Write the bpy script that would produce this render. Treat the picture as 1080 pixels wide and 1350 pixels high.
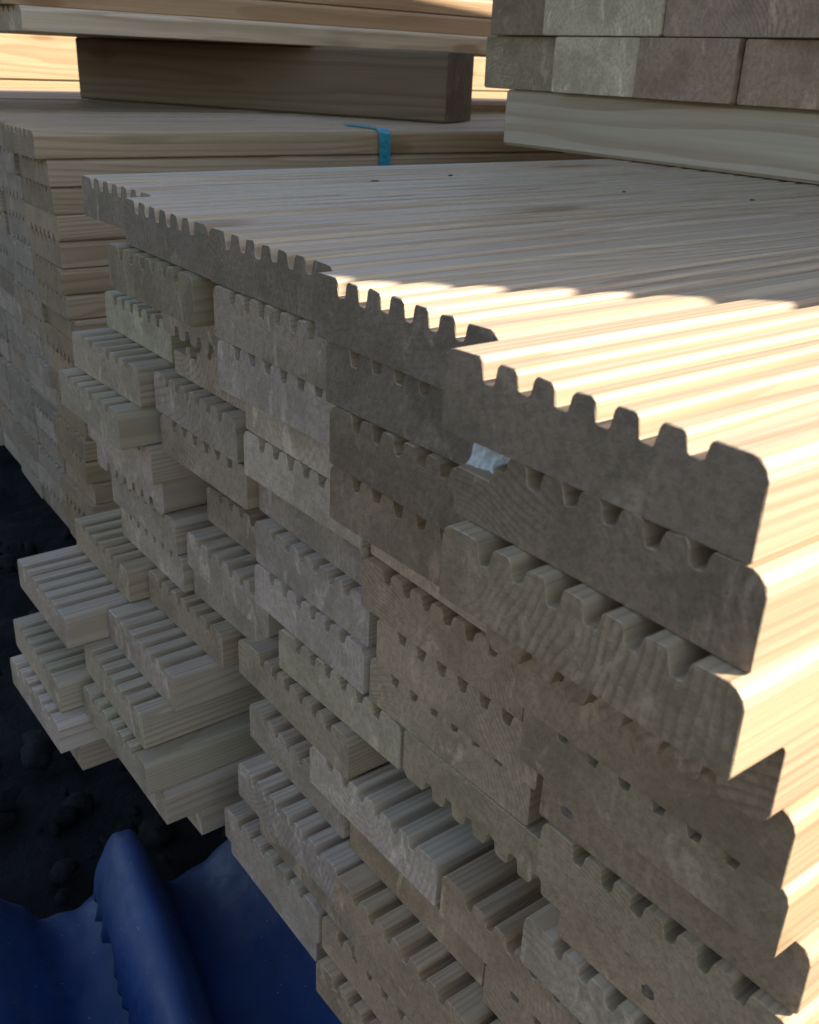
import bpy, bmesh, math, random
from mathutils import Vector, Matrix, noise
rnd = random.Random(7)
for o in list(bpy.data.objects): bpy.data.objects.remove(o, do_unlink=True)
S = bpy.context.scene
COL = S.collection

# ------------------------------------------------------------------ camera
YAW, PITCH, ROLL = 0.903731, 0.425421, 0.042984
CAM = Vector((-0.236445, -0.116537, 0.082592)); FPX = 1310.477
f = Vector((math.cos(PITCH)*math.cos(YAW), math.cos(PITCH)*math.sin(YAW), -math.sin(PITCH)))
r = f.cross(Vector((0, 0, 1))).normalized(); u = r.cross(f)
cr, sr = math.cos(ROLL), math.sin(ROLL)
r, u = cr*r + sr*u, -sr*r + cr*u
cd = bpy.data.cameras.new('camera'); cam = bpy.data.objects.new('camera', cd); COL.objects.link(cam)
M = Matrix((r, u, -f)).transposed().to_4x4(); M.translation = CAM
cam.matrix_world = M
cd.sensor_fit = 'HORIZONTAL'; cd.sensor_width = 36; cd.lens = 36*FPX/1080
cd.clip_start = 0.01; cd.clip_end = 500
cd.dof.use_dof = True; cd.dof.focus_distance = 0.56; cd.dof.aperture_fstop = 34
S.camera = cam

# ------------------------------------------------------------------ light
SUN_EL, SUN_AZ = math.radians(35), math.atan2(-0.69, 0.72)      # direction towards the sun
w = bpy.data.worlds.new('World'); S.world = w; w.use_nodes = True
nt = w.node_tree; bg = nt.nodes['Background']
sky = nt.nodes.new('ShaderNodeTexSky'); sky.sky_type = 'NISHITA'; sky.sun_disc = False
sky.sun_elevation = SUN_EL; sky.sun_rotation = math.pi/2 - SUN_AZ
sky.air_density = 1.0; sky.dust_density = 0.8; sky.ozone_density = 1.0
nt.links.new(sky.outputs[0], bg.inputs[0]); bg.inputs[1].default_value = 0.10
sd = bpy.data.lights.new('sun', 'SUN'); sd.energy = 4.5; sd.angle = math.radians(0.55); sd.color = (1, 0.93, 0.82)
so = bpy.data.objects.new('sun', sd); COL.objects.link(so)
sdir = Vector((math.cos(SUN_EL)*math.cos(SUN_AZ), math.cos(SUN_EL)*math.sin(SUN_AZ), math.sin(SUN_EL)))
so.rotation_euler = sdir.to_track_quat('Z', 'Y').to_euler(); so.location = (2, -2, 3)
vs = S.view_settings; vs.view_transform = 'Standard'; vs.look = 'None'; vs.exposure = 1.33; vs.gamma = 1

# ------------------------------------------------------------------ material helpers
class G:
    def __init__(s, name):
        s.m = bpy.data.materials.new(name); s.m.use_nodes = True
        s.t = s.m.node_tree; s.b = s.t.nodes['Principled BSDF']
    def n(s, ty, **kw):
        x = s.t.nodes.new('ShaderNode'+ty)
        for k, v in kw.items(): setattr(x, k, v)
        return x
    def l(s, a, b): s.t.links.new(a, b)
    def put(s, sock, v):
        if hasattr(v, 'is_linked') or isinstance(v, bpy.types.NodeSocket): s.l(v, sock)
        else: sock.default_value = v
    def math(s, op, a, b=0.0, c=0.0, clamp=False):
        x = s.n('Math', operation=op, use_clamp=clamp)
        for i, v in enumerate((a, b, c)): s.put(x.inputs[i], v)
        return x.outputs[0]
    def mix(s, fac, a, b, mode='MIX'):
        x = s.n('Mix', data_type='RGBA', blend_type=mode)
        s.put(x.inputs[0], fac)
        for i, v in ((6, a), (7, b)):
            if isinstance(v, tuple): x.inputs[i].default_value = (*v, 1) if len(v) == 3 else v
            else: s.l(v, x.inputs[i])
        return x.outputs[2]
    def noise(s, vec, scale, detail=3, rough=.55, dist=0):
        x = s.n('TexNoise'); s.l(vec, x.inputs['Vector'])
        x.inputs['Scale'].default_value = scale; x.inputs['Detail'].default_value = detail
        x.inputs['Roughness'].default_value = rough; x.inputs['Distortion'].default_value = dist
        return x.outputs['Fac']
    def map(s, vec, scale, loc=(0, 0, 0)):
        x = s.n('Mapping'); s.l(vec, x.inputs[0]); x.inputs['Scale'].default_value = scale; x.inputs['Location'].default_value = loc
        return x.outputs[0]
    def step(s, v, lo, hi, a=0.0, b=1.0):
        x = s.n('MapRange', interpolation_type='SMOOTHSTEP'); s.l(v, x.inputs[0])
        for i, q in enumerate((lo, hi, a, b)): x.inputs[i+1].default_value = q
        return x.outputs[0]

def wood(name, side, end, ring_pitch=.0032, rough=.62, knots=True):
    """solid wood: growth rings round a pith line that runs along local x, different in every board"""
    g = G(name)
    tc = g.n('TexCoord'); oi = g.n('ObjectInfo')
    rn = oi.outputs['Random']
    r2 = g.math('FRACT', g.math('MULTIPLY', rn, 17.31)); r3 = g.math('FRACT', g.math('MULTIPLY', rn, 61.7))
    off = g.n('CombineXYZ'); g.put(off.inputs[0], g.math('MULTIPLY', rn, 31.0)); g.put(off.inputs[1], g.math('MULTIPLY', r2, 3.0)); g.put(off.inputs[2], g.math('MULTIPLY', r3, 5.0))
    va = g.n('VectorMath', operation='ADD'); g.l(tc.outputs['Object'], va.inputs[0]); g.l(off.outputs[0], va.inputs[1])
    P = va.outputs[0]
    sp = g.n('SeparateXYZ'); g.l(tc.outputs['Object'], sp.inputs[0])
    cy = g.math('MULTIPLY', g.math('SUBTRACT', r2, .5), .15)
    cz = g.math('MULTIPLY_ADD', r3, .13, -.05)
    wob = g.noise(g.map(P, (1.5, 14, 14)), 1.0, 2)
    wob2 = g.noise(g.map(P, (3, 90, 90)), 1.0, 1)
    dy = g.math('SUBTRACT', sp.outputs[1], cy); dz = g.math('SUBTRACT', sp.outputs[2], cz)
    rad = g.math('SQRT', g.math('ADD', g.math('MULTIPLY', dy, dy), g.math('MULTIPLY', dz, dz)))
    rad = g.math('ADD', rad, g.math('MULTIPLY', g.math('SUBTRACT', wob, .5), .030))
    rad = g.math('ADD', rad, g.math('MULTIPLY', g.math('SUBTRACT', wob2, .5), .0012))
    # uneven ring widths
    ph = g.math('FRACT', g.math('DIVIDE', g.math('ADD', rad, 1.0), g.math('MULTIPLY_ADD', r3, ring_pitch*.8, ring_pitch*.75)))
    late = g.math('MULTIPLY', g.step(ph, .35, .86), g.step(ph, 1.0, .93))
    # end mask from the object-space normal
    geo = g.n('NewGeometry'); vt = g.n('VectorTransform', vector_type='NORMAL', convert_from='WORLD', convert_to='OBJECT')
    g.l(geo.outputs['True Normal'], vt.inputs[0]); sn = g.n('SeparateXYZ'); g.l(vt.outputs[0], sn.inputs[0])
    em = g.step(g.math('ABSOLUTE', sn.outputs[0]), .5, .85)
    # side colour: fibre streaks
    fib = g.noise(g.map(P, (5, 420, 420)), 1.0, 2, .6)
    broad = g.noise(g.map(P, (2.2, 22, 22)), 1.0, 2)
    sc = g.mix(g.math('MULTIPLY', late, .55), side, tuple(c*k for c, k in zip(side, (.60, .50, .40))))
    sc = g.mix(g.step(fib, .35, .75, .25, 0), sc, tuple(c*.5 for c in side))
    sc = g.mix(g.step(broad, .35, .70, 0, .45), sc, tuple(c*k for c, k in zip(side, (.82, .88, .80))))
    mo = g.noise(g.map(P, (3.2, 26, 26), (5, 1, 9)), 1.0, 3, .6)
    sc = g.mix(g.step(mo, .64, .76, 0, .55), sc, tuple(c*k for c, k in zip(side, (.42, .44, .38))))
    if knots:
        vo = g.n('TexVoronoi', feature='F1'); g.l(g.map(P, (4.2, 11, 11)), vo.inputs['Vector']); vo.inputs['Scale'].default_value = 1
        vo.inputs['Randomness'].default_value = 1
        kd = g.math('ADD', vo.outputs['Distance'], g.math('MULTIPLY', g.math('SUBTRACT', wob2, .5), .10))
        sc = g.mix(g.step(kd, .17, .08, 0, .8), sc, tuple(c*k for c, k in zip(side, (.42, .33, .25))))
        sc = g.mix(g.math('MULTIPLY', g.step(kd, .34, .17), .30), sc, tuple(c*k for c, k in zip(side, (.70, .60, .48))))
    # end colour: rings, treatment blotches, torn fibre, sawdust
    rm = g.step(wob, .40, .62, .25, 1.0)
    ec = g.mix(g.math('MULTIPLY', late, g.math('MULTIPLY', rm, g.math('MULTIPLY_ADD', g.math('POWER', r2, 1.5), .62, .12))), end, tuple(c*.55 for c in end))
    ray = g.n('CombineXYZ'); g.put(ray.inputs[0], g.math('MULTIPLY', g.math('ARCTAN2', dz, dy), 34.0)); g.put(ray.inputs[1], g.math('MULTIPLY', rad, 22.0)); g.put(ray.inputs[2], g.math('MULTIPLY', rn, 40.0))
    rv = g.noise(ray.outputs[0], 1.0, 3, .65)
    ec = g.mix(g.step(rv, .50, .70, 0, .22), ec, tuple(c*k for c, k in zip(end, (.50, .46, .40))))
    ec = g.mix(g.step(rv, .755, .78, 0, .7), ec, tuple(c*.16 for c in end))
    bl = g.noise(P, 24, 3, .6, .3)
    ec = g.mix(g.step(bl, .42, .66, 0, .70), ec, tuple(c*k for c, k in zip(end, (.62, .62, .56))))
    bl2 = g.noise(g.map(P, (1, 1.3, .6), (3, 8, 2)), 46, 3, .65, .8)
    ec = g.mix(g.step(bl2, .55, .70, 0, .60), ec, tuple(min(1, c*k) for c, k in zip(end, (1.50, 1.52, 1.55))))
    hn = g.noise(P, 260, 3, .75)
    ec = g.mix(g.step(hn, .36, .58, .36, 0), ec, tuple(c*.40 for c in end))
    ec = g.mix(g.step(hn, .66, .74, 0, .55), ec, tuple(min(1, c*k) for c, k in zip(end, (1.5, 1.55, 1.45))))
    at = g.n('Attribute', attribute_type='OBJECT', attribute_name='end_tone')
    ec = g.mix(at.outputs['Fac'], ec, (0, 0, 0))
    col = g.mix(em, sc, ec)
    col = g.mix(1.0, col, oi.outputs['Color'], 'MULTIPLY')
    g.l(col, g.b.inputs['Base Color'])
    g.put(g.b.inputs['Roughness'], g.math('MULTIPLY_ADD', em, .22, rough))
    g.b.inputs['Specular IOR Level'].default_value = .32
    # relief: fibre on the sides, torn grain on the ends
    he = g.math('MULTIPLY', hn, 1.45)
    hs = g.math('MULTIPLY', fib, .6)
    hm = g.n('Mix', data_type='FLOAT'); g.l(em, hm.inputs[0]); g.l(hs, hm.inputs[2]); g.l(he, hm.inputs[3])
    bu = g.n('Bump'); bu.inputs['Strength'].default_value = .55; bu.inputs['Distance'].default_value = .0011
    g.l(hm.outputs[0], bu.inputs['Height']); g.l(bu.outputs[0], g.b.inputs['Normal'])
    return g.m

M_DECK = wood('treated_pine_decking', (.60, .455, .318), (.475, .332, .226), rough=.48)
M_TIMB = wood('sawn_timber', (.48, .38, .27), (.45, .345, .245), ring_pitch=.0048)
M_BEAR = wood('bearer_timber', (.48, .38, .275), (.38, .30, .21), ring_pitch=.0050, rough=.7)

def m_soil():
    g = G('dark_soil'); tc = g.n('TexCoord'); P = tc.outputs['Object']
    a = g.noise(P, 9, 6, .65); b = g.noise(P, 70, 5, .7)
    c = g.mix(g.step(a, .35, .7), (.010, .0095, .009), (.028, .025, .024))
    c = g.mix(g.step(b, .60, .75, 0, .5), c, (.035, .033, .031))
    g.l(c, g.b.inputs['Base Color']); g.b.inputs['Roughness'].default_value = .95; g.b.inputs['Specular IOR Level'].default_value = .15
    bu = g.n('Bump'); bu.inputs['Strength'].default_value = .9; bu.inputs['Distance'].default_value = .01
    g.l(b, bu.inputs['Height']); g.l(bu.outputs[0], g.b.inputs['Normal']); return g.m
M_SOIL = m_soil()
def m_blue():
    g = G('blue_plastic'); tc = g.n('TexCoord'); P = tc.outputs['Object']
    a = g.noise(P, 7, 4, .6); b = g.noise(P, 60, 5, .7); d = g.noise(P, 300, 1, .5)
    c = g.mix(g.step(a, .3, .7), (.006, .026, .10), (.010, .040, .145))
    c = g.mix(g.step(b, .45, .75, 0, .35), c, (.03, .05, .10))
    c = g.mix(g.step(d, .75, .79, 0, .7), c, (.25, .24, .24))
    g.l(c, g.b.inputs['Base Color']); g.put(g.b.inputs['Roughness'], g.step(b, .3, .7, .46, .66))
    bu = g.n('Bump'); bu.inputs['Strength'].default_value = .35; bu.inputs['Distance'].default_value = .002
    g.l(b, bu.inputs['Height']); g.l(bu.outputs[0], g.b.inputs['Normal']); return g.m
M_BLUE = m_blue()
def m_strap():
    g = G('teal_strapping'); tc = g.n('TexCoord'); P = tc.outputs['Object']
    a = g.noise(P, 200, 3, .6)
    g.l(g.mix(g.step(a, .3, .7), (.02, .22, .27), (.05, .36, .42)), g.b.inputs['Base Color']); g.b.inputs['Roughness'].default_value = .32; return g.m
M_STRAP = m_strap()
def m_split():
    g = G('fresh_split_wood'); tc = g.n('TexCoord'); P = tc.outputs['Object']
    a = g.noise(g.map(P, (60, 500, 500)), 1, 4, .7)
    g.l(g.mix(g.step(a, .3, .7), (.52, .48, .44), (.78, .76, .73)), g.b.inputs['Base Color']); g.b.inputs['Roughness'].default_value = .8
    bu = g.n('Bump'); bu.inputs['Strength'].default_value = .8; bu.inputs['Distance'].default_value = .001
    g.l(a, bu.inputs['Height']); g.l(bu.outputs[0], g.b.inputs['Normal']); return g.m
M_SPLIT = m_split()

def m_bark():
    g = G('bark'); P = g.n('TexCoord').outputs['Object']
    g.l(g.mix(g.step(g.noise(P, 400, 3), .3, .7), (.05, .035, .025), (.13, .09, .06)), g.b.inputs['Base Color']); g.b.inputs['Roughness'].default_value = .9; return g.m
M_BARK = m_bark()
def m_knot():
    g = G('knot_wood'); P = g.n('TexCoord').outputs['Object']
    g.l(g.mix(g.step(g.noise(P, 260, 3), .3, .7), (.10, .062, .042), (.20, .13, .09)), g.b.inputs['Base Color']); g.b.inputs['Roughness'].default_value = .75; return g.m
M_KNOT = m_knot()
# ------------------------------------------------------------------ object helpers
def new(name, me, parent=None):
    o = bpy.data.objects.new(name, me); COL.objects.link(o)
    if parent: o.parent = parent
    return o
def tag(o, label=None, cat=None, group=None, kind=None):
    if label: o['label'] = label
    if cat: o['category'] = cat
    if group: o['group'] = group
    if kind: o['kind'] = kind
    return o
def mesh(name, bm, mat, smooth=False):
    me = bpy.data.meshes.new(name); bmesh.ops.recalc_face_normals(bm, faces=bm.faces)
    bm.to_mesh(me); bm.free(); me.materials.append(mat)
    if smooth:
        for p in me.polygons: p.use_smooth = True
    return me

W, T, PZ = .120, .0282, .0287
def deck_profile(rg, chip=None, depth=.0068, low=0):
    """outline in (y, z): 7 ridges and 6 grooves on top, rounded edges; y=-W/2 is the near edge"""
    h = W/2; pts = []
    j = lambda a=.00035: rg.uniform(-a, a)
    pts += [(-h+.0013, 0), (h-.0013, 0), (h-.0003, .0004), (h, .0014), (h, T-.0048), (h-.0008, T-.0024), (h-.0026, T-.0007), (h-.0046, T)]
    if low: pts = pts[:4] + [(h, T-low-.002), (h-.0012, T-low)]
    wide, nar, grv = .0172, .0074, (W-2*.0172-5*.0074)/6
    y = h - wide
    for k in range(6):
        d = depth + rg.uniform(-.0007, .0007); tp = T + j()
        c = chip.get(k) if chip else None
        if c: tp = T - c
        pts += [(y+.0010, tp), (y+.0001, tp-.0005), (y-.0006, tp-.0016), (y-grv*.20+j(), T-d+.0008), (y-grv*.30, T-d+j()),
                (y-grv*.70, T-d+j()), (y-grv*.80+j(), T-d+.0008)]
        tn = T + j()
        c = chip.get(k+1) if chip else None
        if c: tn = T - c
        pts += [(y-grv+.0006, tn-.0016), (y-grv-.0001, tn-.0005), (y-grv-.0010, tn)]
        y -= grv + nar
    pts += [(-h+.0054, T), (-h+.0031, T-.0008), (-h+.0010, T-.0028), (-h, T-.0056), (-h, .0014), (-h+.0003, .0004)]
    out = []
    for q in pts:
        if not out or (abs(q[0]-out[-1][0])+abs(q[1]-out[-1][1])) > 1e-5: out.append(q)
    return out

def extrude(name, pts, L, mat, rg, skew=0.0, edge=.0004, rag=.0002):
    """closed outline extruded along x with worn arrises at the cut ends"""
    bm = bmesh.new(); n = len(pts)
    nrm = []
    for i in range(n):
        a, b = Vector(pts[i-1]), Vector(pts[(i+1) % n]); d = (b-a)
        if d.length < 1e-9: d = Vector((1, 0))
        d.normalize(); nrm.append(Vector((-d.y, d.x)))
    if sum(pts[i-1][0]*pts[i][1]-pts[i][0]*pts[i-1][1] for i in range(n)) < 0: nrm = [-v for v in nrm]
    def ring(x, inset, rg_=0):
        return [bm.verts.new((x + skew*p[0] + rg.uniform(-rg_, rg_), p[0]+v.x*inset+rg.uniform(-.00012, .00012), p[1]+v.y*inset+rg.uniform(-.00012, .00012))) for p, v in zip(pts, nrm)]
    xs = [(0, edge*.55, 0), (edge*rg.uniform(.8, 1.3), 0, rag), (L-edge, 0, 0), (L, edge*.55, 0)]
    rings = [ring(*q) for q in xs]
    for a, b in zip(rings, rings[1:]):
        for i in range(n): bm.faces.new((a[i], a[(i+1) % n], b[(i+1) % n], b[i]))
    bm.faces.new(rings[0]); bm.faces.new(rings[-1])
    return mesh(name, bm, mat)

LEN = 1.75
DECK = [extrude('decking_board', deck_profile(random.Random(i), depth=.0070+.0003*(i % 4)), LEN, M_DECK, random.Random(i+50), skew=(-.02, .012, 0, .025, -.008, .015)[i % 6]) for i in range(12)]

def rect_profile(wd, th, c=.0025):
    h = wd/2
    return [(-h+c, 0), (h-c, 0), (h, c), (h, th-c), (h-c, th), (-h+c, th), (-h, th-c), (-h, c)]

TINTS = [(.98, .97, 1.0), (.91, .90, .92), (.85, .80, .78), (1.05, 1.05, 1.12), (.99, .93, .87), (.93, .94, .90), (1.11, 1.11, 1.20), (.83, .79, .73), (1.01, 1.0, 1.02)]
TOPT = [(1.02, .99, .96), (.98, .94, .90), (1.05, 1.0, .95)]
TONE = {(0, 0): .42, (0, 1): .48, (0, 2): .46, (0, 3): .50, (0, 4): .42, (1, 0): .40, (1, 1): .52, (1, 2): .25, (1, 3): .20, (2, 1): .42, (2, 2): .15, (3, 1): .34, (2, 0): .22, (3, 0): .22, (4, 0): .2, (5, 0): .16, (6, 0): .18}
WARM = [(.92, .84, .72), (.86, .78, .68), (.96, .86, .76), (.90, .85, .72)]
ORD = ['top', 'second', 'third', 'fourth', 'fifth', 'sixth', 'seventh', 'eighth', 'ninth', 'tenth', 'eleventh', 'twelfth', 'thirteenth', 'fourteenth', 'fifteenth', 'sixteenth', 'seventeenth']
NTH = ['first'] + ORD[1:]

# ------------------------------------------------------------------ ground
ZG = -.575
def ground():
    bm = bmesh.new()
    def hgt(x, y):
        d = max(abs(x-.1)-1.2, abs(y-.8)-1.5, 0); k = max(0, 1-d/1.0)
        p = Vector((x*9, y*9, 0))
        return ZG + k*(.016*noise.noise(p) + .010*noise.noise(p*2.7) + .006*noise.noise(p*6.1)) + .012*noise.noise(p*.3)
    # fine grid near, coarse far
    def axis(c, fine, step):
        a = [c-fine+step*i for i in range(int(2*fine/step)+1)]
        ext = [.2, .5, 1.2, 3, 8, 20, 60, 150]
        return [a[0]-e for e in reversed(ext)] + a + [a[-1]+e for e in ext]
    xs, ys = axis(.1, 1.0, .03), axis(.8, 1.2, .03)
    g = [[bm.verts.new((x, y, hgt(x, y))) for y in ys] for x in xs]
    for i in range(len(xs)-1):
        for k in range(len(ys)-1): bm.faces.new((g[i][k], g[i+1][k], g[i+1][k+1], g[i][k+1]))
    return tag(new('ground', mesh('ground', bm, M_SOIL, True)), kind='structure')
ground()
def clods():
    bm = bmesh.new(); rg = random.Random(5)
    for i in range(300):
        x = rg.uniform(-.28, .32); y = rg.uniform(.52, 1.25); s = rg.choice((.004, .006, .008, .011, .016))*rg.uniform(.7, 1.25)
        mtx = Matrix.Translation((x, y, ZG + s*.35 + .012)) @ Matrix.Rotation(rg.uniform(0, 6), 4, Vector((rg.random(), rg.random(), rg.random()+.1)).normalized()) @ Matrix.Diagonal((s, s*rg.uniform(.6, 1), s*rg.uniform(.5, .8), 1))
        vs_ = bmesh.ops.create_icosphere(bm, subdivisions=2, radius=1, matrix=mtx)['verts']
        for v in vs_:
            k = noise.noise(v.co*90+Vector((i, 0, 0)))*.6*s; v.co += (v.co-mtx.translation).normalized()*k
    o = new('soil_clods', mesh('soil_clods', bm, M_SOIL, True)); tag(o, 'dark earth clods and stones strewn between the packs', 'soil', kind='stuff')
clods()

# ------------------------------------------------------------------ front pack of decking boards
PACK = {  # layer: (near-edge y, end x) from the sunlit side to the far side
 0: [(.004, -.034), (.127, -.008), (.250, .005), (.373, .008), (.497, .030)],
 1: [(-.002, -.033), (.121, -.004), (.245, .003), (.386, .002), (.510, .105)],
 2: [(-.006, -.040), (.118, -.006), (.243, .005), (.372, .030), (.510, .20)],
 3: [(-.006, -.015), (.120, -.003), (.249, .022), (.371, .036), (.511, .044)],
 4: [(-.009, -.002), (.125, .023), (.250, .022), (.386, .026), (.513, .018)],
 5: [(-.011, .002), (.126, .020), (.257, .033), (.379, .027), (.514, .003)],
 6: [(-.017, .013), (.114, .021), (.247, .026), (.376, .070), (.508, .021)],
 7: [(-.020, .010), (.122, .025), (.247, .024), (.372, .055), (.515, .030)],
 8: [(-.032, .016), (.091, .025), (.214, .023), (.366, .034), (.503, .034)],
 9: [(-.015, .011), (.108, .095), (.251, .018), (.373, .043), (.496, .036)],
 10: [(-.078, .030), (.047, .016), (.172, .018), (.300, .038), (.429, .030), (.552, .015)],
 11: [(.012, .018), (.138, .024), (.265, .026), (.437, -.003), (.559, -.035)],
 12: [(.002, .012), (.126, .005), (.247, .008), (.446, -.023), (.570, .030)],
 13: [(-.010, .012), (.112, .012), (.235, .016), (.431, -.031), (.562, -.045)],
 14: [(.028, .010), (.151, .012), (.274, .011), (.427, -.019), (.549, -.054)],
 15: [(.020, .010), (.146, .006), (.284, .018), (.432, .008), (.555, -.036)],
}
FLIP = {(2, 3), (3, 0), (8, 1), (7, 4), (15, 0)}
SPECIAL_TINT = {(3, 4): (.90, .97, .90), (1, 3): (.74, .72, .60), (3, 2): (1.22, 1.20, 1.18), (4, 2): (1.12, 1.12, 1.12), (2, 0): (.98, .92, .80), (1, 0): (.95, .88, .80),
    (4, 1): (1.08, 1.0, .92), (6, 1): (1.0, .93, .82), (7, 1): (1.0, .95, .83), (8, 1): (.94, .90, .78), (10, 2): (1.25, 1.24, 1.28), (9, 0): (1.12, 1.10, 1.06), (8, 2): (.98, .99, .90)}
SPECIAL_LABEL = {
 (0, 0): 'grooved decking board in full sun, top layer, nearest the sunlit right side of front pack',
 (1, 0): 'decking board with chipped pale corner just under the sunlit top board of front pack',
 (2, 3): 'upside-down decking board, teeth hanging down, third layer of front pack, fourth from sunlit side',
 (1, 3): 'olive decking board jutting out under the top layer, its near side face showing',
 (3, 4): 'pale greenish decking board, fourth layer of front pack, on the far left edge',
}
DECK_CHIP = extrude('decking_board', deck_profile(random.Random(31), chip={0: .0112}, low=.0112), LEN, M_DECK, random.Random(3))
DECK_GAP = extrude('decking_board', deck_profile(random.Random(32), chip={0: .0125, 1: .0120}, low=.0120), LEN, M_DECK, random.Random(4))
def board(me, x, y0, z, flip=False, tint=None, yaw=0, pitch=0):
    o = new('decking_board', me)
    o.location = (x, y0+W/2, z + (T if flip else 0))
    o.rotation_euler = (math.pi if flip else 0, pitch, yaw)
    o.color = (*(tint or rnd.choice(TINTS)), 1)
    return o
for k, cols in PACK.items():
    for c, (y0, x) in enumerate(cols):
        z = -(k+1)*PZ + (PZ-T)
        tint = SPECIAL_TINT.get((k, c)) or (rnd.choice(TOPT) if k < 2 else rnd.choice(WARM) if c < 2 else rnd.choice(TINTS))
        me = DECK_CHIP if (k, c) == (1, 0) else DECK_GAP if (k, c) == (3, 3) else DECK[(k*5+c*7) % 12]
        o = board(me, x, y0, z, (k, c) in FLIP, tint, yaw=rnd.uniform(-.0007, .0007))
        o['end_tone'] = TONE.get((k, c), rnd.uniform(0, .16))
        lab = SPECIAL_LABEL.get((k, c)) or 'grooved decking board in front pack, %s layer%s, %s from the sunlit right side' % (ORD[k], '' if k == 0 else ' down', NTH[c])
        tag(o, lab, 'board', 'decking boards of the front pack')
        if (k, c) == (1, 0):
            # the outer ridge goes on behind the break, with a torn pale front
            y1, y0r = W/2-.0012, W/2-.0176
            bm = bmesh.new(); nx, ny = 14, 12
            def tv(i, j):
                a, b = i/nx, j/ny      # a: up the torn face, b: across
                x = .0035 + .005*a**.8 + .004*b + .0025*noise.noise(Vector((a*2.5, b*5, 3))) + .0012*noise.noise(Vector((a*3, b*17, 7)))
                return bm.verts.new((x, y1+(y0r-y1)*b, T-.0112+.0110*a))
            gd = [[tv(i, j) for j in range(ny+1)] for i in range(nx+1)]
            for i in range(nx):
                for j in range(ny): bm.faces.new((gd[i][j], gd[i+1][j], gd[i+1][j+1], gd[i][j+1]))
            bk = [[bm.verts.new((.075, gd[i][j].co.y, gd[i][j].co.z)) for j in (0, ny)] for i in (0, nx)]
            bm.faces.new((gd[nx][0], bk[1][0], bk[1][1]) + tuple(gd[nx][j] for j in range(ny, 0, -1)))
            bm.faces.new([gd[i][0] for i in range(nx+1)] + [bk[1][0], bk[0][0]])
            bm.faces.new([gd[i][ny] for i in range(nx, -1, -1)] + [bk[0][1], bk[1][1]])
            s_ = new('torn_ridge', mesh('torn_ridge', bm, M_SPLIT), o); s_['label'] = 'pale torn wood where the corner split off'
            bm = bmesh.new(); bmesh.ops.create_cube(bm, size=1, matrix=Matrix.Translation(((LEN+.075)/2, (y1+y0r)/2, T-.0056)) @ Matrix.Diagonal((LEN-.075, y1-y0r, .0108, 1)))
            new('ridge', mesh('ridge', bm, M_DECK), o).color = o.color
        for (kk, cc, KY, KZ, ka, kb) in ((6, 0, .089, -.1895, .0085, .0060), (8, 0, .040, -.2460, .0036, .0036)):
            if (kk, cc) != (k, c): continue
            bm = bmesh.new(); n = 18
            ring = [bm.verts.new((.0001, KY-o.location.y + ka*math.cos(i/n*6.2832)*(1+.15*math.sin(i*2.1)), KZ-o.location.z + kb*math.sin(i/n*6.2832)*(1+.12*math.cos(i*1.7)))) for i in range(n)]
            cv = bm.verts.new((-.0016, KY-o.location.y, KZ-o.location.z))
            for i in range(n): bm.faces.new((ring[i], ring[(i+1) % n], cv))
            kn = new('knot', mesh('knot', bm, M_KNOT, True), o); kn['label'] = 'dark reddish knot in the cut end'
# bearers under the front pack
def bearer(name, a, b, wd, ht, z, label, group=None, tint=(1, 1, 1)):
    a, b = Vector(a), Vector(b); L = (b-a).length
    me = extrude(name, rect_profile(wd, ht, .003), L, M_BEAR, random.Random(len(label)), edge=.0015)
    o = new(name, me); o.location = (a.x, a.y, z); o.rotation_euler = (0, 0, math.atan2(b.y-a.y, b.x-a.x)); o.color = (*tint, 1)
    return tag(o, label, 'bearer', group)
ZB = -16*PZ
for i, bx in enumerate((.22, .85, 1.45)):
    bearer('timber_bearer', (bx, -.09), (bx, .70), .09, .115, ZB-.1155, 'square timber bearer under the front pack, %s from the board ends' % NTH[i], 'bearers under the front pack')

# ------------------------------------------------------------------ timber pack on top of the front pack
bearer('timber_bearer', (.62, .772), (.62, -.33), .09, .0575, .0010, 'pale timber bearer lying across the front pack, carrying the upper timber pack', tint=(1.05, 1.0, .95))
bearer('timber_bearer', (1.45, .772), (1.45, -.33), .09, .0575, .0010, 'rear timber bearer across the front pack, behind the pale one, under the upper pack')
def timber_row(z, edges, k):
    for c, (y1, y0) in enumerate(zip(edges, edges[1:])):
        wd = y1-y0-.0015
        key = round(wd, 3)
        if key not in TM: TM[key] = extrude('timber', rect_profile(wd, .0525, .002), 1.5, M_TIMB, random.Random(int(key*1000)), edge=.0012, rag=.0006)
        o = new('timber', TM[key]); o.location = (.560 + rnd.uniform(-.006, .006) + (.012 if k == 0 and c == 0 else 0), (y0+y1)/2, z)
        t = rnd.choice([(.76, .64, .54), (1.15, 1.1, 1.0), (.84, .72, .62), (1, .92, .82)])
        if (k, c) in TT: t = TT[(k, c)]
        o.color = (*t, 1); o.rotation_euler = (0, 0, rnd.uniform(-.001, .001))
        tag(o, 'plain sawn timber in upper right pack, %s layer from the bottom, %s from its left' % (NTH[k], NTH[c]), 'timber', 'timbers of the upper right pack')
TM = {}; TT = {(0, 0): (.80, .74, .60), (0, 1): (1.35, 1.30, 1.14), (0, 2): (.84, .70, .62), (0, 3): (.88, .72, .62), (0, 4): (.86, .74, .64), (1, 0): (.66, .56, .46), (1, 1): (1.30, 1.25, 1.10), (1, 2): (.86, .72, .65), (1, 3): (.90, .76, .68), (1, 4): (1.05, .95, .82)}
z = .0590
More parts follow.
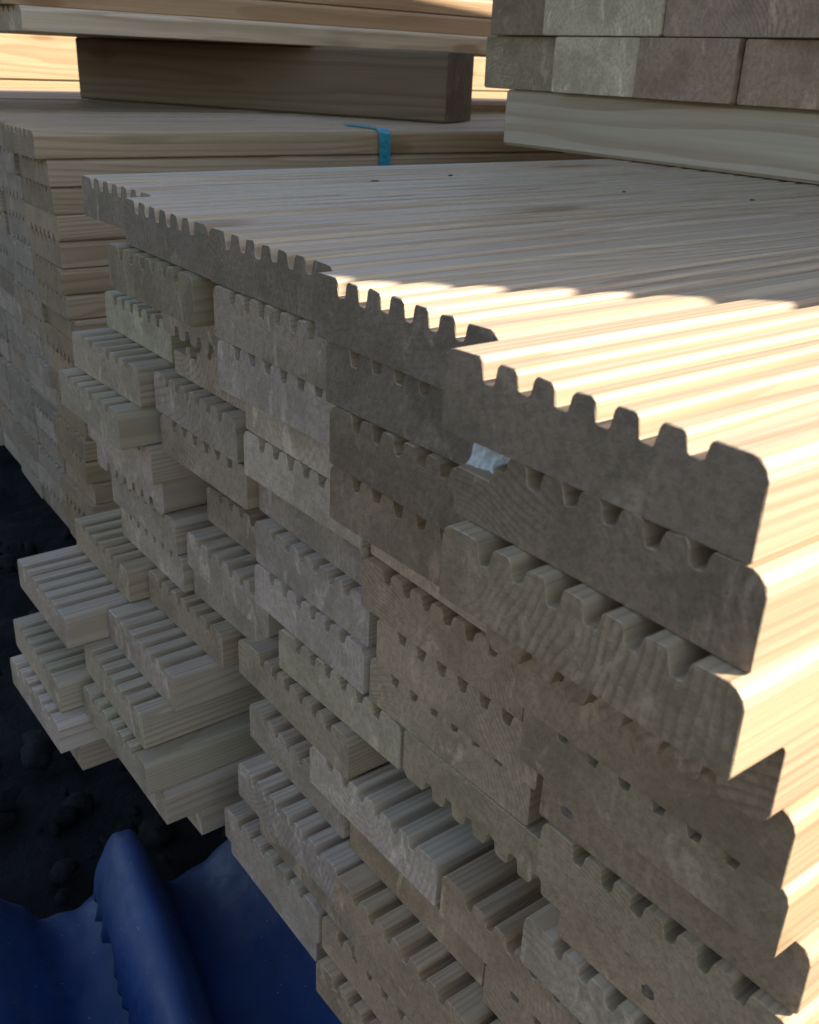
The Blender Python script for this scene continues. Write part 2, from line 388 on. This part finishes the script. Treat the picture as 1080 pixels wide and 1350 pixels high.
for k in range(12):
    if k % 2 == 0: ed = [.808, .690, .576, .462, .348, .234, .120, .006, -.108, -.222, -.31]
    else: ed = [.795, .709, .553, .440, .326, .212, .098, -.016, -.130, -.244, -.31]
    timber_row(z, ed, k); z += .0533

# ------------------------------------------------------------------ left rear pack of decking boards
A2 = math.radians(-3.0); O2 = Vector((.122, .995)); c2, s2 = math.cos(A2), math.sin(A2)
def P2(x, y): return Vector((O2.x + x*c2 - y*s2, O2.y + x*s2 + y*c2))
Z2 = .002
rg2 = random.Random(21)
COLN = ['nearest'] + NTH[1:]
for k in range(18):
    for c in range(9):
        p = P2(.020*(1-math.exp(-k/3)) + rg2.uniform(-.005, .005) + (.004 if c else 0), c*.1225 + W/2 + rg2.uniform(-.0008, .0008) + (rg2.uniform(-.004, .0) if c == 0 else 0))
        o = new('decking_board', DECK[(k*7+c*5) % 12]); fl = rg2.random() < .18
        o.location = (p.x, p.y, Z2-(k+1)*PZ+(PZ-T) + (T if fl else 0)); o.rotation_euler = (math.pi if fl else 0, 0, A2)
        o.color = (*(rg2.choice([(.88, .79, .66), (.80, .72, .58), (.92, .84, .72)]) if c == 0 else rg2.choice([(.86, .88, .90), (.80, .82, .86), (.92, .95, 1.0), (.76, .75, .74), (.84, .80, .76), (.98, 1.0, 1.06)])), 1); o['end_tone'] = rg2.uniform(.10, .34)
        tag(o, 'grooved decking board in left rear pack, %s layer%s, %s column from the front pack' % (ORD[k] if k < 17 else 'lowest', ' down' if k else '', COLN[c]), 'board', 'decking boards of the left rear pack')
for i, bx in enumerate((.25, .9, 1.5)):
    a, b = P2(bx, -.02), P2(bx, 1.12)
    bearer('timber_bearer', a, b, .09, .06, Z2-18*PZ-.0605, 'timber bearer under the left rear pack, %s from the board ends' % NTH[i], 'bearers under the left rear pack')
# blue strapping band over the near edge of that pack
def band():
    bm = bmesh.new(); wd, th = .016, .0012
    x = .43
    path = [(x-.003, .085, .0012), (x, .05, .0012), (x, .006, .0012), (x, .001, .0006), (x, -.0050, -.004), (x, -.0056, -.012), (x+.001, -.0056, -.03), (x+.002, -.0060, -.25), (x+.004, -.0060, -.50)]
    prev = None
    for i, q in enumerate(path):
        a = Vector(path[max(0, i-1)]); b = Vector(path[min(len(path)-1, i+1)]); t = (b-a).normalized(); n = Vector((1, 0, 0)).cross(t).normalized()
        if n.y > 0 and abs(n.y) > abs(n.z): n = -n
        if abs(n.z) >= abs(n.y) and n.z < 0: n = -n
        vs_ = []
        for sx, sn in ((-1, 0), (1, 0), (1, 1), (-1, 1)):
            v = Vector(q) + Vector((sx*wd/2, 0, 0)) + n*th*sn
            pp = P2(v.x, v.y); vs_.append(bm.verts.new((pp.x, pp.y, Z2+v.z)))
        if prev:
            for j in range(4): bm.faces.new((prev[j], prev[(j+1) % 4], vs_[(j+1) % 4], vs_[j]))
        else: bm.faces.new(vs_)
        prev = vs_
    bm.faces.new(prev)
    tag(new('strapping_band', mesh('strapping_band', bm, M_STRAP)), 'teal blue plastic strapping band over the edge of the left rear pack', 'strap')
band()
# bearers and upper boards on the left rear pack
ZT = Z2 + .0010
bearer('timber_bearer', (.786, 1.105), (.47, 1.70), .100, .0945, ZT, 'dark square timber bearer set askew on the left rear pack', tint=(.48, .40, .32))  # brown tint with the deep shade beneath the raised boards mixed in
bearer('timber_bearer', (1.82, 1.10), (1.75, 1.72), .100, .0945, ZT, 'second square timber bearer on the left rear pack, behind the upper timber pack', tint=(.8, .74, .66))
A3 = math.radians(4.4)
rg3 = random.Random(4)
for k in range(4):
    for c in range(4):
        ox, oy = (0, 0) if k == 0 else (rg3.uniform(-.10, .02), .012 + rg3.uniform(-.004, .004) + .004*k)
        d = Vector((math.cos(A3), math.sin(A3))); n = Vector((-d.y, d.x))
        p = Vector((.200, 1.240)) + d*ox + n*(oy + c*.1225 + W/2)
        o = new('decking_board', DECK[(k*3+c*5+4) % 12]); o.location = (p.x, p.y, ZT+.0950+k*PZ); o.rotation_euler = (0, 0, A3)
        o.color = (*((1.12, 1.14, 1.08) if k == 0 and c == 0 else rg3.choice([(.86, .70, .55), (.92, .76, .60), (.82, .67, .52)])), 1)
        tag(o, 'decking board raised on bearers over left rear pack, %s layer up, %s from front' % (NTH[k], NTH[c]), 'board', 'boards raised on bearers over the left rear pack')

# ------------------------------------------------------------------ far pack in the sun behind everything
FAR = extrude('timber', rect_profile(.14, .0865, .003), 3.4, M_TIMB, random.Random(9), edge=.0015)
for k in range(9):
    for c in range(2):
        o = new('timber', FAR)
        o.location = (.02+rg3.uniform(-.02, .02), 2.25 + c*.1425 + rg3.uniform(-.003, .003), .19-(k+1)*.0870); o.rotation_euler = (0, 0, math.radians(-2))
        o.color = (*rg3.choice([(1.1, 1.0, .80), (1.15, 1.03, .82), (1.05, .95, .76)]), 1)
        tag(o, 'long deep timber in the far sunlit pack behind, %s layer from its top, %s row' % (ORD[k], ('front', 'back')[c]), 'timber', 'timbers of the far sunlit pack')

# ------------------------------------------------------------------ blue plastic sheets on the ground
def sheet(name, prof, y0, y1, shear, label, seed, ny=60, ragged=None, endround=.03, crest=20):
    """prof: list of (x, z) across the folds, swept along y from y0 (near) to y1 (far)"""
    bm = bmesh.new(); rows = []
    # smooth the profile
    pr = []
    for i in range(len(prof)-1):
        p0, p1, p2, p3 = (Vector(prof[max(0, i-1)]), Vector(prof[i]), Vector(prof[i+1]), Vector(prof[min(len(prof)-1, i+2)]))
        for s in range(8):
            t = s/8; pr.append(.5*((2*p1)+(-p0+p2)*t+(2*p0-5*p1+4*p2-p3)*t*t+(-p0+3*p1-3*p2+p3)*t**3))
    pr.append(Vector(prof[-1]))
    n = len(pr)
    for j in range(ny+1):
        t = j/ny; row = []
        for i, p in enumerate(pr):
            ye = y1 - endround*min(1.0, ((i-crest)/14)**2) + .005*noise.noise(Vector((i*.2, seed, 1)))
            y = y0 + (ye-y0)*t
            x = p.x + shear*(y-y0) + .006*noise.noise(Vector((i*.05+seed, y*7, 0)))
            if ragged is not None and i < 5: x += ragged*(1-i/5)*(noise.noise(Vector((y*55, seed, 0)))+.5*noise.noise(Vector((y*140, seed, 4))))
            zz = p.y + .006*noise.noise(Vector((x*9+seed, y*6, 2))) + .0015*noise.noise(Vector((x*60, y*40, seed)))
            drop = max(0, 1-(ye-y)/.07); zz = zz - (zz-b0+.006)*.45*drop**2.4
            row.append(bm.verts.new((x, y, zz)))
        rows.append(row)
    for a, b in zip(rows, rows[1:]):
        for i in range(n-1): bm.faces.new((a[i], a[i+1], b[i+1], b[i]))
    bmesh.ops.recalc_face_normals(bm, faces=bm.faces)
    rr = bmesh.ops.extrude_face_region(bm, geom=bm.faces[:])
    for e in rr['geom']:
        if isinstance(e, bmesh.types.BMVert): e.co.z -= .0022
    me = mesh(name, bm, M_BLUE, True)
    return tag(new(name, me), label, 'plastic sheet', 'blue plastic sheets on the ground')
b0 = ZG + .012
sheet('plastic_sheet', [(-.136, b0+.034), (-.130, b0+.058), (-.116, b0+.080), (-.100, b0+.082), (-.090, b0+.062), (-.082, b0+.026), (-.070, b0+.008), (-.045, b0+.010), (-.02, b0+.030), (.01, b0+.058), (.06, b0+.075), (.12, b0+.078), (.18, b0+.07)],
      .10, .535, .20, 'blue plastic sheet with a rounded fold, tucked under the front pack', 1.3, ragged=.012, endround=.030, crest=20)
sheet('plastic_sheet', [(-.34, b0+.02), (-.29, b0+.045), (-.245, b0+.072), (-.215, b0+.070), (-.192, b0+.040), (-.172, b0+.016), (-.150, b0+.012), (-.125, b0+.020)],
      .10, .535, .20, 'blue plastic sheet lying left of the folded one, further from the front pack', 4.1, endround=.018, crest=22)

# ------------------------------------------------------------------ chips of bark on the top boards
rgc = random.Random(8)
for (x, y, w_) in ((.30, .53, 'midway along the farthest top board'), (.215, .515, 'on the farthest top board, nearer its end'), (.36, .40, 'on the fourth top board in the shade'), (.42, .33, 'close to the bearer of the upper pack')):
    bm = bmesh.new(); vs_ = bmesh.ops.create_icosphere(bm, subdivisions=1, radius=1, matrix=Matrix.Diagonal((.0034, .0013, .0007, 1)))['verts']
    for v in vs_: v.co += Vector((rgc.uniform(-1, 1)*.0008, rgc.uniform(-1, 1)*.0003, rgc.uniform(-1, 1)*.0002))
    o = new('bark_chip', mesh('bark_chip', bm, M_BARK)); o.location = (x, y, .0006); o.rotation_euler = (0, 0, rgc.uniform(-.5, .5))
    tag(o, 'tiny dark bark chip ' + w_, 'bark chip', 'bark chips on the top boards')

S.render.engine = 'CYCLES'
S.cycles.max_bounces = 5; S.cycles.diffuse_bounces = 3; S.cycles.glossy_bounces = 2
S.cycles.use_adaptive_sampling = True; S.cycles.adaptive_threshold = .02
